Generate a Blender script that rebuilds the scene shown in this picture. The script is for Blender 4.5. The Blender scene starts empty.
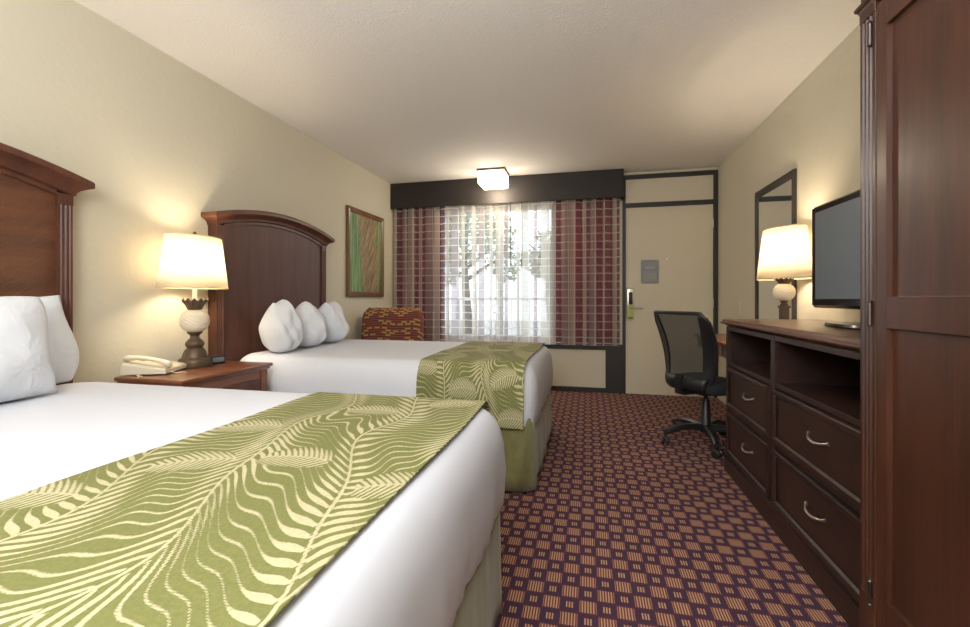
import bpy, bmesh, math, random
import numpy as np
from mathutils import Vector, Matrix
random.seed(4)
PI = math.pi
R = math.radians
scene = bpy.context.scene
COL = scene.collection

# ------------------------------------------------------------------ nodes
class NT:
    """small helper for writing node maths"""
    def __init__(s, name):
        s.mat = bpy.data.materials.new(name); s.mat.use_nodes = True
        s.t = s.mat.node_tree; s.n = s.t.nodes; s.l = s.t.links
        s.b = s.n['Principled BSDF']; s.out = s.n['Material Output']
    def new(s, typ, **kw):
        n = s.n.new(typ)
        for k, v in kw.items(): setattr(n, k, v)
        return n
    def put(s, sock, v):
        if isinstance(v, bpy.types.NodeSocket): s.l.new(v, sock)
        elif isinstance(v, (tuple, list)):
            v = tuple(v)
            if len(v) == 3 and sock.type == 'RGBA': v = v + (1,)
            sock.default_value = v
        else: sock.default_value = v
    def m(s, op, a, b=0.0, c=0.0):
        n = s.new('ShaderNodeMath', operation=op)
        s.put(n.inputs[0], a); s.put(n.inputs[1], b); s.put(n.inputs[2], c)
        return n.outputs[0]
    def mix(s, f, a, b):
        n = s.new('ShaderNodeMix', data_type='RGBA')
        s.put(n.inputs[0], f); s.put(n.inputs[6], a); s.put(n.inputs[7], b)
        return n.outputs[2]
    def coord(s, kind='Object'):
        return s.new('ShaderNodeTexCoord').outputs[kind]
    def sep(s, v):
        n = s.new('ShaderNodeSeparateXYZ'); s.l.new(v, n.inputs[0]); return n.outputs
    def scale(s, v, sc):
        n = s.new('ShaderNodeMapping'); s.l.new(v, n.inputs[0]); n.inputs['Scale'].default_value = sc
        return n.outputs[0]
    def noise(s, v, sc, detail=3, rough=.5, dist=0.0):
        n = s.new('ShaderNodeTexNoise'); s.l.new(v, n.inputs['Vector'])
        n.inputs['Scale'].default_value = sc; n.inputs['Detail'].default_value = detail
        n.inputs['Roughness'].default_value = rough; n.inputs['Distortion'].default_value = dist
        return n.outputs[0]
    def ramp(s, f, stops):
        n = s.new('ShaderNodeValToRGB'); s.l.new(f, n.inputs[0]); cr = n.color_ramp
        while len(cr.elements) < len(stops): cr.elements.new(.5)
        for e, (p, c) in zip(cr.elements, stops):
            e.position = p; e.color = tuple(c) + (1,) if len(c) == 3 else c
        return n.outputs[0]
    def bump(s, h, strength=.3, dist=.01):
        n = s.new('ShaderNodeBump'); s.l.new(h, n.inputs['Height'])
        n.inputs['Strength'].default_value = strength; n.inputs['Distance'].default_value = dist
        s.l.new(n.outputs[0], s.b.inputs['Normal']); return n.outputs[0]
    def base(s, c, rough=.5, metal=0, spec=None, coat=0):
        s.put(s.b.inputs['Base Color'], c); s.put(s.b.inputs['Roughness'], rough)
        s.b.inputs['Metallic'].default_value = metal
        if spec is not None: s.b.inputs['Specular IOR Level'].default_value = spec
        if coat: s.b.inputs['Coat Weight'].default_value = coat; s.b.inputs['Coat Roughness'].default_value = .2
        return s.mat

def srgb(r, g, b):
    f = lambda c: (c/255/12.92) if c/255 <= .04045 else ((c/255+.055)/1.055)**2.4
    return (f(r), f(g), f(b))

M = {}
def simple(name, c, rough=.5, metal=0, **k):
    n = NT(name); M[name] = n.base(c, rough, metal, **k); return M[name]

def wood(name, dark, light, axis=2, rough=.32, coat=.25):
    n = NT(name); v = n.coord()
    sc = [9, 9, 9]; sc[axis] = .7
    f1 = n.noise(n.scale(v, sc), 1.6, 5, .6, .6)
    sc2 = [90, 90, 90]; sc2[axis] = 3
    f2 = n.noise(n.scale(v, sc2), 1.0, 3, .6)
    f = n.m('ADD', n.m('MULTIPLY', f1, .75), n.m('MULTIPLY', f2, .25))
    c = n.ramp(f, [(.32, dark), (.66, light)])
    n.bump(f2, .06, .002)
    M[name] = n.base(c, rough, coat=coat); return M[name]

def plaster(name, c, scale=38, strength=.35):
    n = NT(name); v = n.coord()
    f = n.noise(v, scale, 4, .55, .3)
    n.bump(f, strength, .006)
    M[name] = n.base(c, .85); return M[name]

plaster('wall_paint', srgb(200, 193, 172), 30, .30)
plaster('ceiling_paint', srgb(238, 234, 227), 95, .6)
simple('cream_paint', srgb(212, 201, 176), .45)
simple('dark_paint', srgb(46, 41, 38), .5)
wood('valance_wood', srgb(24, 18, 15), srgb(34, 25, 21), 0, .6, .0)
wood('mahogany', srgb(42, 21, 14), srgb(82, 45, 27), 2, .38, .12)
wood('walnut_dark', srgb(34, 20, 16), srgb(58, 35, 27), 1, .42, .08)
wood('mahogany_flat', srgb(70, 42, 30), srgb(112, 72, 50), 1, .3)
wood('mahogany_deep', srgb(66, 37, 28), srgb(94, 56, 43), 2, .5, .0)
wood('cherry', srgb(92, 50, 30), srgb(134, 80, 50), 1, .3)
wood('picture_wood', srgb(92, 60, 38), srgb(130, 90, 58), 2, .4)
simple('black_plastic', (.012, .012, .013), .38)
simple('gloss_black', (.008, .008, .009), .12)
simple('screen_glass', (.12, .15, .175), .3, spec=.9)  # base lifted to blue-grey to paint in the screen's room reflection
simple('satin_nickel', (.62, .58, .5), .28, 1)
simple('antique_brass', (.13, .11, .10), .4, 1)
simple('bronze', srgb(92, 74, 58), .45, .35)
simple('ivory', srgb(226, 214, 190), .4)
simple('phone_plastic', srgb(214, 204, 180), .4)
simple('phone_keys', srgb(188, 180, 160), .5)
simple('mirror_silver', (.86, .87, .86), .02, 1)
simple('white_metal', srgb(226, 228, 230), .4, .2)
simple('tag_green', srgb(186, 186, 120), .6)
simple('plaque_grey', srgb(112, 114, 116), .35, .5)
simple('plaque_mark', srgb(158, 158, 152), .5)
simple('black_fabric', (.018, .018, .019), .9)
simple('concrete', srgb(170, 168, 162), .9)
simple('stem_cream', srgb(245, 236, 214), .5)  # plain cream for the lamp stems

def fabric(name, c, c2=None, sc=260, bump=.25, rough=.9):
    n = NT(name); v = n.coord()
    f = n.noise(v, sc, 2, .5)
    g = n.noise(v, 6, 2, .5)
    col = n.mix(g, c, c2 or c)
    n.bump(f, bump, .002)
    M[name] = n.base(col, rough)
    n.b.inputs['Sheen Weight'].default_value = .2
    return M[name]
n = NT('bed_linen'); v = n.coord()
f = n.m('ADD', n.m('MULTIPLY', n.noise(v, 3.2, 3, .5, .8), 1.0), n.m('MULTIPLY', n.noise(v, 320, 1, .5), .04))
n.bump(f, .2, .02); M['bed_linen'] = n.base(srgb(205, 207, 214), .85)
n = NT('pillow_linen'); v = n.coord()
f = n.m('ADD', n.m('MULTIPLY', n.noise(v, 7, 3, .55, 1.2), 1.0), n.m('MULTIPLY', n.noise(v, 300, 1, .5), .03))
n.bump(f, .5, .025); M['pillow_linen'] = n.base(srgb(214, 217, 222), .85)
n = NT('skirt_suede'); v = n.coord()
f = n.noise(n.scale(v, (7, 7, 2.2)), 1.5, 4, .6, .5)
col = n.ramp(f, [(.3, srgb(100, 96, 56)), (.7, srgb(136, 130, 84))])
n.bump(f, .4, .01); M['skirt_suede'] = n.base(col, .9); n.b.inputs['Sheen Weight'].default_value = .3

# jacquard runner: a smooth 'frond' field stored on the mesh is thresholded here
n = NT('fern_jacquard')
at = n.new('ShaderNodeAttribute'); at.attribute_name = 'frond'
v = n.coord()
f = n.m('ADD', at.outputs['Fac'], n.m('MULTIPLY', n.m('SUBTRACT', n.noise(v, 220, 2, .6), .5), .5))
rp = n.new('ShaderNodeMapRange'); n.l.new(f, rp.inputs[0])
rp.inputs[1].default_value = -.14; rp.inputs[2].default_value = .14; rp.clamp = True
msk = rp.outputs[0]
g = n.noise(v, 140, 3, .6)
green = n.mix(g, srgb(92, 94, 46), srgb(124, 124, 70))
tan = n.mix(g, srgb(156, 147, 108), srgb(196, 188, 154))
col = n.mix(msk, green, tan)
n.bump(n.m('ADD', n.m('MULTIPLY', msk, .8), n.m('MULTIPLY', n.noise(v, 500, 1, .5), .4)), .45, .0025)
M['fern_jacquard'] = n.base(col, .85)

# patterned carpet
n = NT('carpet_tiles'); v = n.coord(); X, Y, Z = n.sep(v)
p, q = .0618, .0685
ui = n.m('DIVIDE', X, p); vi = n.m('DIVIDE', n.m('SUBTRACT', Y, 1.45), q)
ir = n.m('ROUND', ui); jr = n.m('ROUND', vi)
du = n.m('ABSOLUTE', n.m('MULTIPLY', n.m('SUBTRACT', ui, ir), p))
dv = n.m('ABSOLUTE', n.m('MULTIPLY', n.m('SUBTRACT', vi, jr), q))
par = n.m('ABSOLUTE', n.m('MODULO', n.m('ADD', ir, jr), 2.0))     # 1 = large tile
large = n.m('MULTIPLY', n.m('MULTIPLY', n.m('LESS_THAN', du, .0275), n.m('LESS_THAN', dv, .0285)), par)
small = n.m('MULTIPLY', n.m('MULTIPLY', n.m('LESS_THAN', du, .0125), n.m('LESS_THAN', dv, .0145)), n.m('SUBTRACT', 1.0, par))
fig = n.m('MAXIMUM', large, small)
loc = n.m('MULTIPLY', n.m('SUBTRACT', ui, ir), p)
st = n.m('COSINE', n.m('MULTIPLY', loc, 2*PI/.0094))
tn = n.m('GREATER_THAN', st, .12)
tuft = n.noise(v, 420, 2, .6)
red = n.mix(tuft, srgb(92, 26, 34), srgb(134, 46, 46))
tanc = n.mix(tuft, srgb(140, 112, 78), srgb(204, 182, 142))
wv = n.m('GREATER_THAN', n.m('SINE', n.m('MULTIPLY', Y, 2*PI/.0052)), -.55)   # weave ribs across the stripes
stripe = n.mix(n.m('MULTIPLY', tn, n.m('ADD', n.m('MULTIPLY', wv, .35), .65)), red, tanc)
bgc = n.mix(tuft, srgb(36, 18, 36), srgb(78, 42, 68))
halo = n.m('MULTIPLY', n.m('MULTIPLY', par, n.m('LESS_THAN', du, .0325)), .35)
bg2 = n.mix(halo, bgc, srgb(112, 36, 44))
col = n.mix(fig, bg2, stripe)
n.bump(n.m('ADD', tuft, n.m('MULTIPLY', fig, .3)), .5, .004)
M['carpet_tiles'] = n.base(col, .95)

# armchair weave
n = NT('armchair_weave'); v = n.coord(); X, Y, Z = n.sep(v)
wob = n.m('MULTIPLY', n.m('SINE', n.m('MULTIPLY', X, 16)), .006)
zz = n.m('DIVIDE', n.m('ADD', n.m('ADD', Z, n.m('MULTIPLY', Y, .5)), wob), .024)
row = n.m('FLOOR', zz); fz = n.m('FRACT', zz)
xx = n.m('ADD', n.m('DIVIDE', X, .085), n.m('MULTIPLY', row, .5))
fx = n.m('FRACT', xx)
rs = n.m('FRACT', n.m('MULTIPLY', n.m('SINE', n.m('MULTIPLY', n.m('ADD', row, n.m('MULTIPLY', n.m('FLOOR', xx), 3.7)), 12.99)), 437.5))
gold = n.m('MULTIPLY', n.m('MULTIPLY', n.m('LESS_THAN', n.m('ABSOLUTE', n.m('SUBTRACT', fx, .5)), .34), n.m('LESS_THAN', n.m('ABSOLUTE', n.m('SUBTRACT', fz, .5)), .27)), n.m('GREATER_THAN', rs, .52))
line = n.m('LESS_THAN', fz, .16)
tf = n.noise(v, 60, 2, .5)
c0 = n.mix(tf, srgb(70, 28, 50), srgb(112, 54, 48))
c1 = n.mix(line, c0, srgb(176, 104, 62))
col = n.mix(gold, c1, n.mix(tf, srgb(150, 124, 56), srgb(186, 164, 86)))
n.bump(n.noise(v, 300, 1, .5), .3, .002)
M['armchair_weave'] = n.base(col, .9)

# caned (woven) headboard panel
n = NT('caned_wood'); v = n.coord(); X, Y, Z = n.sep(v)
a = n.m('SINE', n.m('MULTIPLY', n.m('ADD', Y, n.m('MULTIPLY', Z, .35)), 2*PI/.014)); b = n.m('SINE', n.m('MULTIPLY', Z, 2*PI/.010))
wv = n.m('MULTIPLY', a, b)
f = n.noise(n.scale(v, (9, .8, 9)), 1.6, 4, .6)
col = n.ramp(n.m('ADD', f, n.m('MULTIPLY', wv, .10)), [(.3, srgb(70, 38, 22)), (.72, srgb(114, 68, 42))])
n.bump(wv, .5, .003); M['caned_wood'] = n.base(col, .38, coat=.15)

# curtains
def translucent_fabric(name, colfn, alphafn, tl=.5):
    n = NT(name); uv = n.coord('UV'); U, V, _ = n.sep(uv)
    c = colfn(n, U, V); a = alphafn(n, U, V)
    d = n.new('ShaderNodeBsdfDiffuse'); t = n.new('ShaderNodeBsdfTranslucent'); tr = n.new('ShaderNodeBsdfTransparent')
    n.put(d.inputs[0], c); n.put(t.inputs[0], c)
    m1 = n.new('ShaderNodeMixShader'); m1.inputs[0].default_value = tl
    n.l.new(d.outputs[0], m1.inputs[1]); n.l.new(t.outputs[0], m1.inputs[2])
    m2 = n.new('ShaderNodeMixShader'); n.put(m2.inputs[0], a)
    n.l.new(tr.outputs[0], m2.inputs[1]); n.l.new(m1.outputs[0], m2.inputs[2])
    n.l.new(m2.outputs[0], n.out.inputs[0]); M[name] = n.mat
def sheer_bits(n, U, V):
    bu = n.m('FRACT', n.m('DIVIDE', U, .165))
    band = n.m('LESS_THAN', bu, .36)                       # the denser woven band
    hl = n.m('LESS_THAN', n.m('FRACT', n.m('DIVIDE', V, .088)), .11)
    edge = n.m('LESS_THAN', n.m('ABSOLUTE', n.m('SUBTRACT', bu, .36)), .03)
    return band, n.m('MAXIMUM', hl, edge)
def sheer_col(n, U, V):
    band, ln = sheer_bits(n, U, V)
    k = n.m('SINE', n.m('MULTIPLY', n.m('FLOOR', n.m('DIVIDE', U, .165)), 2.1))
    c = n.mix(n.m('GREATER_THAN', k, .25), srgb(222, 214, 200), srgb(190, 174, 172))
    c = n.mix(band, srgb(226, 222, 216), c)
    return n.mix(ln, c, srgb(240, 236, 226))
def sheer_alpha(n, U, V):
    band, ln = sheer_bits(n, U, V)
    return n.m('MINIMUM', n.m('ADD', n.m('ADD', .24, n.m('MULTIPLY', band, .56)), n.m('MULTIPLY', ln, .62)), .95)
translucent_fabric('sheer_net', sheer_col, sheer_alpha, .68)
def drape_col(n, U, V):
    f = n.m('SINE', n.m('MULTIPLY', V, 2*PI/.03))
    return n.mix(n.m('MULTIPLY', n.m('ADD', f, 1), .3), srgb(120, 30, 44), srgb(80, 22, 36))
translucent_fabric('burgundy_drape', drape_col, lambda n, U, V: 1.0, .12)

# lamp shade linen
def shade_mat(name, c, tl=.6):
    n = NT(name); v = n.coord()
    d = n.new('ShaderNodeBsdfDiffuse'); t = n.new('ShaderNodeBsdfTranslucent')
    n.put(d.inputs[0], c); n.put(t.inputs[0], c)
    m1 = n.new('ShaderNodeMixShader'); m1.inputs[0].default_value = tl
    n.l.new(d.outputs[0], m1.inputs[1]); n.l.new(t.outputs[0], m1.inputs[2]); n.l.new(m1.outputs[0], n.out.inputs[0])
    M[name] = n.mat
shade_mat('shade_linen', srgb(253, 246, 230), .68)
simple('shade_trim', srgb(206, 188, 150), .8)
def glow(name, c, s):
    n = NT(name); n.b.inputs['Base Color'].default_value = c + (1,)
    n.b.inputs['Emission Color'].default_value = c + (1,); n.b.inputs['Emission Strength'].default_value = s
    M[name] = n.mat
glow('bulb_glow', (1, .78, .5), 12)
glow('opal_glass', (1, .86, .66), 5.5)
n = NT('window_glass')
tr = n.new('ShaderNodeBsdfTransparent'); gl = n.new('ShaderNodeBsdfGlossy'); gl.inputs['Roughness'].default_value = .02
mx = n.new('ShaderNodeMixShader'); mx.inputs[0].default_value = .06
n.l.new(tr.outputs[0], mx.inputs[1]); n.l.new(gl.outputs[0], mx.inputs[2]); n.l.new(mx.outputs[0], n.out.inputs[0])
M['window_glass'] = n.mat
n = NT('leaf_green'); v = n.coord()
M['leaf_green'] = n.base(n.mix(n.noise(v, 3, 2), srgb(120, 134, 112), srgb(170, 182, 158)), .7)  # greens paled in the colour to stand in for haze
n = NT('bark'); v = n.coord()
M['bark'] = n.base(n.mix(n.noise(n.scale(v, (6, 6, 1)), 4, 3), srgb(60, 50, 42), srgb(110, 96, 82)), .9)
# painting: tall green blades on the left, a tan seed plume drooping on the right
n = NT('grass_painting'); v = n.coord(); X, Y, Z = n.sep(v)
w = n.m('ADD', Y, n.m('MULTIPLY', n.m('SUBTRACT', Z, 0), .10))
blade = n.noise(n.scale(v, (1, 26, 1.1)), 1.4, 3, .6, .5)
gcol = n.ramp(blade, [(.30, srgb(46, 70, 42)), (.48, srgb(86, 122, 70)), (.60, srgb(146, 172, 122)), (.72, srgb(72, 100, 56))])
dn = n.new('ShaderNodeVectorRotate'); dn.inputs['Axis'].default_value = (1, 0, 0); dn.inputs['Angle'].default_value = R(28)
n.l.new(v, dn.inputs[0])
pl = n.noise(n.scale(dn.outputs[0], (1, 30, 3)), 1.6, 5, .65, 1.0)
pcol = n.ramp(pl, [(.32, srgb(80, 66, 48)), (.50, srgb(138, 116, 84)), (.66, srgb(178, 160, 122))])
cx = n.m('SUBTRACT', .10, n.m('MULTIPLY', n.m('POWER', n.m('ABSOLUTE', n.m('ADD', Z, .45)), 2.0), .12))
hw = n.m('ADD', .15, n.m('MULTIPLY', n.m('SINE', n.m('MULTIPLY', n.m('ADD', Z, .5), 2.6)), .05))
dd = n.m('SUBTRACT', n.m('ABSOLUTE', n.m('SUBTRACT', Y, cx)), n.m('ADD', hw, n.m('MULTIPLY', n.m('SUBTRACT', pl, .5), .45)))
rp = n.new('ShaderNodeMapRange'); n.l.new(dd, rp.inputs[0]); rp.inputs[1].default_value = .015; rp.inputs[2].default_value = -.02
M['grass_painting'] = n.base(n.mix(rp.outputs[0], gcol, pcol), .5)

# ------------------------------------------------------------------ mesh helpers
class MB:
    def __init__(s): s.bm = bmesh.new()
    def add(s, verts, faces):
        vs = [s.bm.verts.new(v) for v in verts]
        for f in faces:
            try: s.bm.faces.new([vs[i] for i in f])
            except ValueError: pass
        return s
    def box(s, x0, x1, y0, y1, z0, z1, bev=0.0, seg=2, mat=None):
        t = bmesh.new()
        bmesh.ops.create_cube(t, size=1)
        for v in t.verts:
            v.co = Vector(((x0+x1)/2 + v.co.x*abs(x1-x0), (y0+y1)/2 + v.co.y*abs(y1-y0), (z0+z1)/2 + v.co.z*abs(z1-z0)))
        if bev: bmesh.ops.bevel(t, geom=t.edges[:], offset=bev, segments=seg, profile=.5, affect='EDGES')
        if mat is not None: bmesh.ops.transform(t, matrix=mat, verts=t.verts[:])
        me = bpy.data.meshes.new('t'); t.to_mesh(me); t.free(); s.bm.from_mesh(me); bpy.data.meshes.remove(me)
        return s
    def lathe(s, prof, cx=0, cy=0, cz=0, n=32, fr=None):
        rings = []
        for r, z in prof:
            ring = []
            for k in range(n):
                a = 2*PI*k/n
                rr = fr(r, z, a) if fr else r
                ring.append(s.bm.verts.new((cx+rr*math.cos(a), cy+rr*math.sin(a), cz+z)))
            rings.append(ring)
        for a, b in zip(rings, rings[1:]):
            for k in range(n): s.bm.faces.new((a[k], a[(k+1) % n], b[(k+1) % n], b[k]))
        s.bm.faces.new(rings[0][::-1]); s.bm.faces.new(rings[-1])
        return s
    def tube(s, pts, r, n=10, closed=False):
        pts = [Vector(p) for p in pts]; rings = []
        rad = r if isinstance(r, (list, tuple)) else [r]*len(pts)
        up = None
        for i, p in enumerate(pts):
            if closed: d = pts[(i+1) % len(pts)] - pts[i-1]
            else: d = pts[min(i+1, len(pts)-1)] - pts[max(i-1, 0)]
            d.normalize()
            if up is None: up = Vector((0, 0, 1)) if abs(d.z) < .9 else Vector((1, 0, 0))
            u = (up - d*up.dot(d)).normalized(); w = d.cross(u); up = u
            rings.append([s.bm.verts.new(p + (u*math.cos(2*PI*k/n) + w*math.sin(2*PI*k/n))*rad[i]) for k in range(n)])
        m = len(rings)
        for i in range(m if closed else m-1):
            a, b = rings[i], rings[(i+1) % m]
            for k in range(n): s.bm.faces.new((a[k], a[(k+1) % n], b[(k+1) % n], b[k]))
        if not closed: s.bm.faces.new(rings[0][::-1]); s.bm.faces.new(rings[-1])
        return s
    def loops(s, loops, cap0=True, cap1=True, closed=True):
        L = [[s.bm.verts.new(p) for p in lp] for lp in loops]
        for a, b in zip(L, L[1:]):
            m = len(a)
            for k in range(m if closed else m-1): s.bm.faces.new((a[k], a[(k+1) % m], b[(k+1) % m], b[k]))
        if cap0: s.bm.faces.new(L[0][::-1])
        if cap1: s.bm.faces.new(L[-1])
        return s
    def build(s, name, mat, parent=None, smooth=False, world=True, solid=0.0, sub=0, angle=40):
        bmesh.ops.recalc_face_normals(s.bm, faces=s.bm.faces[:])
        if world and parent is not None:
            off = Vector((0, 0, 0)); q = parent
            while q is not None: off += q.location; q = q.parent
            bmesh.ops.translate(s.bm, verts=s.bm.verts[:], vec=-off)
        me = bpy.data.meshes.new(name); s.bm.to_mesh(me); s.bm.free()
        me.materials.append(M[mat] if isinstance(mat, str) else mat)
        o = bpy.data.objects.new(name, me); COL.objects.link(o); o.parent = parent
        if smooth:
            for p in me.polygons: p.use_smooth = True
            if angle < 180: me.set_sharp_from_angle(angle=R(angle))
        if solid:
            md = o.modifiers.new('solid', 'SOLIDIFY'); md.thickness = solid; md.offset = 0
        if sub:
            md = o.modifiers.new('sub', 'SUBSURF'); md.levels = sub; md.render_levels = sub
        return o

def thing(name, loc, label, cat, rotz=0, group=None):
    o = bpy.data.objects.new(name, None); COL.objects.link(o); o.location = loc; o.rotation_euler = (0, 0, rotz)
    o.empty_display_size = .1
    return tag(o, label, cat, group)
def tag(o, label, cat, group=None, kind=None):
    if label: o['label'] = label
    if cat: o['category'] = cat
    if group: o['group'] = group
    if kind: o['kind'] = kind
    return o
def struct(o, label=None):
    o['kind'] = 'structure'
    if label: o['label'] = label
    return o
def bx(*a, **k): return MB().box(*a, **k)
def copy_thing(root, loc, rotz, label, group=None):
    r = root.copy(); COL.objects.link(r); r.location = loc; r.rotation_euler = (0, 0, rotz); r['label'] = label
    if group: r['group'] = group
    def rec(src, dst):
        for ch in list(src.children):
            c = ch.copy(); COL.objects.link(c); c.parent = dst; rec(ch, c)
    rec(root, r); return r

# ------------------------------------------------------------------ room shell
XL, XR, YB, YF, HC = -2.33, 1.337, 5.04, -2.6, 2.44
struct(bx(XL-.1, XR+.1, YF-.1, YB+.02, -.1, 0).build('floor', 'carpet_tiles'), 'purple, red and gold checked carpet')
struct(bx(XL-.1, XR+.1, YF-.1, YB+.16, HC, HC+.1).build('ceiling', 'ceiling_paint'), 'off-white textured ceiling')
struct(bx(XL-.12, XL, YF-.1, YB+.16, 0, HC).build('wall_left', 'wall_paint'), 'beige textured wall behind the headboards')
struct(bx(XR, XR+.12, YF-.1, YB+.16, 0, HC).build('wall_right', 'wall_paint'), 'beige textured wall behind the television and mirror')
struct(bx(XL, XR, YF-.12, YF, 0, HC).build('wall_rear', 'wall_paint'))
# back wall: pieces round the window opening and the door
WX0, WX1, WZ0, WZ1 = -2.20, .27, .54, 2.16
b = MB()
b.box(XL, WX0, YB, YB+.12, 0, HC); b.box(WX0, WX1, YB, YB+.12, 0, WZ0); b.box(WX0, WX1, YB, YB+.12, WZ1, HC)
b.box(WX1, .37, YB, YB+.12, 0, HC)
b.box(.37, XR, YB, YB+.12, 2.41, HC)
b.box(1.335, XR, YB, YB+.12, 0, 2.41)
struct(b.build('wall_back', 'cream_paint'), 'cream window wall')
# dark timber trim around door and under window
b = MB(); b.box(.370, .405, YB-.015, YB+.06, 0, 2.41); b.box(1.296, 1.335, YB-.015, YB+.06, 0, 2.41)
b.box(.405, 1.296, YB-.015, YB+.06, 2.365, 2.41); b.box(.405, 1.296, YB-.015, YB+.06, 2.055, 2.10)
struct(b.build('trim_1', 'dark_paint'), 'dark brown door frame with transom bar')
struct(bx(.405, 1.296, YB+.01, YB+.03, 2.10, 2.365, bev=.003).build('trim_2', 'cream_paint'), 'cream transom panel over the door')
b = MB(); b.box(.19, .370, YB-.02, YB, 0, .54, bev=.002); b.box(-2.33, .19, YB-.02, YB, .475, .54, bev=.002)
b.box(-2.33, .19, YB-.02, YB, 0, .05, bev=.002)
struct(b.build('trim_3', 'dark_paint'), 'dark brown boards framing the cream panel under the window')
struct(bx(XL, XL+.012, YF, YB-.02, 0, .09, bev=.003).build('baseboard_left', 'cream_paint'))
struct(bx(XR-.012, XR, YF, YB-.02, 0, .09, bev=.003).build('baseboard_right', 'cream_paint'))
# door
d = struct(bx(.407, 1.294, YB+.012, YB+.052, .03, 2.053, bev=.002).build('door_1', 'cream_paint'), 'plain cream entrance door')
b = bx(.415, .492, YB-.012, YB+.014, .83, 1.165, bev=.012, seg=3)
b.build('lock_plate', 'satin_nickel', d, smooth=True)
b = bx(.432, .476, YB-.030, YB-.010, .985, 1.12, bev=.008)
b.build('lock_body', 'black_plastic', d, smooth=True)
b = MB().tube([(.455, YB-.01, .955), (.455, YB-.045, .955), (.47, YB-.055, .955), (.58, YB-.052, .952)], .009)
b.build('lever_handle', 'satin_nickel', d, smooth=True)
b = MB()
for k, (r_, y_) in enumerate([(.012, 0)]):
    b.tube([(.835, YB+.014, 1.478), (.835, YB+.002, 1.478)], .012, 16)
b.build('peephole', 'white_metal', d, smooth=True)
for z in (1.85, 1.0, .25):
    MB().tube([(1.294, YB+.006, z-.045), (1.294, YB+.006, z+.045)], .007, 10).build('hinge', 'satin_nickel', d, smooth=True)
bx(.41, 1.29, YB+.004, YB+.014, .0, .03).build('threshold', 'cream_paint', d)
# hanging tag on the lever
tg = thing('door_hanger', (.455, YB-.04, .90), 'yellow-green paper hanger on the door lever', 'door sign')
b = MB(); b.box(.418, .490, YB-.034, YB-.032, .815, .985, bev=.0005)
b.build('card', 'tag_green', tg)
b = MB(); b.box(.43, .478, YB-.0352, YB-.0342, .83, .845); b.build('printed_band', 'dark_paint', tg)
# plaque
pq = thing('door_plaque', (.70, YB+.008, 1.34), 'small grey notice plaque screwed to the entrance door', 'sign')
bx(.566, .752, YB+.004, YB+.0115, 1.215, 1.472, bev=.002).build('plate', 'plaque_grey', pq)
b = MB()
b.box(.61, .71, YB+.0025, YB+.0042, 1.375, 1.398)
for k in range(7):
    w_ = .07 if k % 3 else .06
    b.box(.659-w_, .659+w_, YB+.0025, YB+.0042, 1.34-k*.016, 1.3432-k*.016)
b.build('faint_print', 'plaque_mark', pq)
for x_ in (.578, .740):
    for z_ in (1.228, 1.460): MB().tube([(x_, YB+.005, z_), (x_, YB+.001, z_)], .005, 10).build('screw', 'satin_nickel', pq)

# window
wn = struct(bx(-.99, -.97, YB+.05, YB+.06, .6, .61).build('window_1', 'white_metal'), 'sliding aluminium window')
def frame(x0, x1, z0, z1, y0, y1, w):
    b = MB(); b.box(x0, x0+w, y0, y1, z0, z1); b.box(x1-w, x1, y0, y1, z0, z1)
    b.box(x0+w, x1-w, y0, y1, z0, z0+w); b.box(x0+w, x1-w, y0, y1, z1-w, z1); return b
frame(WX0, WX1, WZ0, WZ1, YB+.03, YB+.10, .04).build('window_frame', 'white_metal', wn)
frame(WX0+.04, -.985, WZ0+.04, WZ1-.04, YB+.07, YB+.095, .035).build('sash', 'white_metal', wn)
frame(-1.04, WX1-.04, WZ0+.04, WZ1-.04, YB+.04, YB+.065, .035).build('sash', 'white_metal', wn)
bx(WX0+.07, -1.02, YB+.080, YB+.084, WZ0+.07, WZ1-.07).build('pane', 'window_glass', wn)
bx(-1.005, WX1-.07, YB+.050, YB+.054, WZ0+.07, WZ1-.07).build('pane', 'window_glass', wn)
# valance box
vl = thing('window_valance', (-1, 4.95, 2.14), 'dark wooden pelmet box above the curtains', 'valance')
bx(XL+.002, .372, 4.855, 4.875, 2.135, 2.438, bev=.002).build('front_board', 'valance_wood', vl)
bx(.352, .372, 4.8755, YB-.001, 2.135, 2.438, bev=.002).build('end_board', 'valance_wood', vl)
bx(XL+.002, .35, 4.8755, YB-.001, 2.42, 2.438).build('top_board', 'valance_wood', vl)

# curtains
def curtain(x0, x1, y, z0, z1, cloth, amp, wav, seed, taper=0.0, n=260):
    """pleated cloth: vertices and UVs in metres of cloth; bottom swings a little wider"""
    rnd = random.Random(seed)
    ph = [rnd.uniform(0, 6.28) for _ in range(4)]
    rows = 9
    vs = []; uv = []
    for j in range(rows):
        t = j/(rows-1); z = z1 + (z0-z1)*t
        for i in range(n+1):
            s_ = i/n
            a1 = 2*PI*s_*(x1-x0)/wav
            fold = math.sin(a1+ph[0]) * .75 + .35*math.sin(a1*1.73+ph[1]+.6*t) + .25*math.sin(a1*.41+ph[2])
            yy = y + amp*fold*(.65+.35*t)
            side = .35*wav*math.cos(a1+ph[0])*.45 + .02*math.sin(a1*.61+ph[3])
            xx = x0+(x1-x0)*s_ + side*(.8+.5*t)*min(1, 6*s_, 6*(1-s_)) + taper*t*(1-s_)
            vs.append((xx, yy, z)); uv.append((s_*cloth, z))
    fs = [(j*(n+1)+i, j*(n+1)+i+1, (j+1)*(n+1)+i+1, (j+1)*(n+1)+i) for j in range(rows-1) for i in range(n)]
    me = bpy.data.meshes.new('cloth'); me.from_pydata(vs, [], fs)
    l = me.uv_layers.new(name='UVMap')
    for lp in me.loops: l.data[lp.index].uv = uv[lp.vertex_index]
    for p in me.polygons: p.use_smooth = True
    return me
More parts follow.
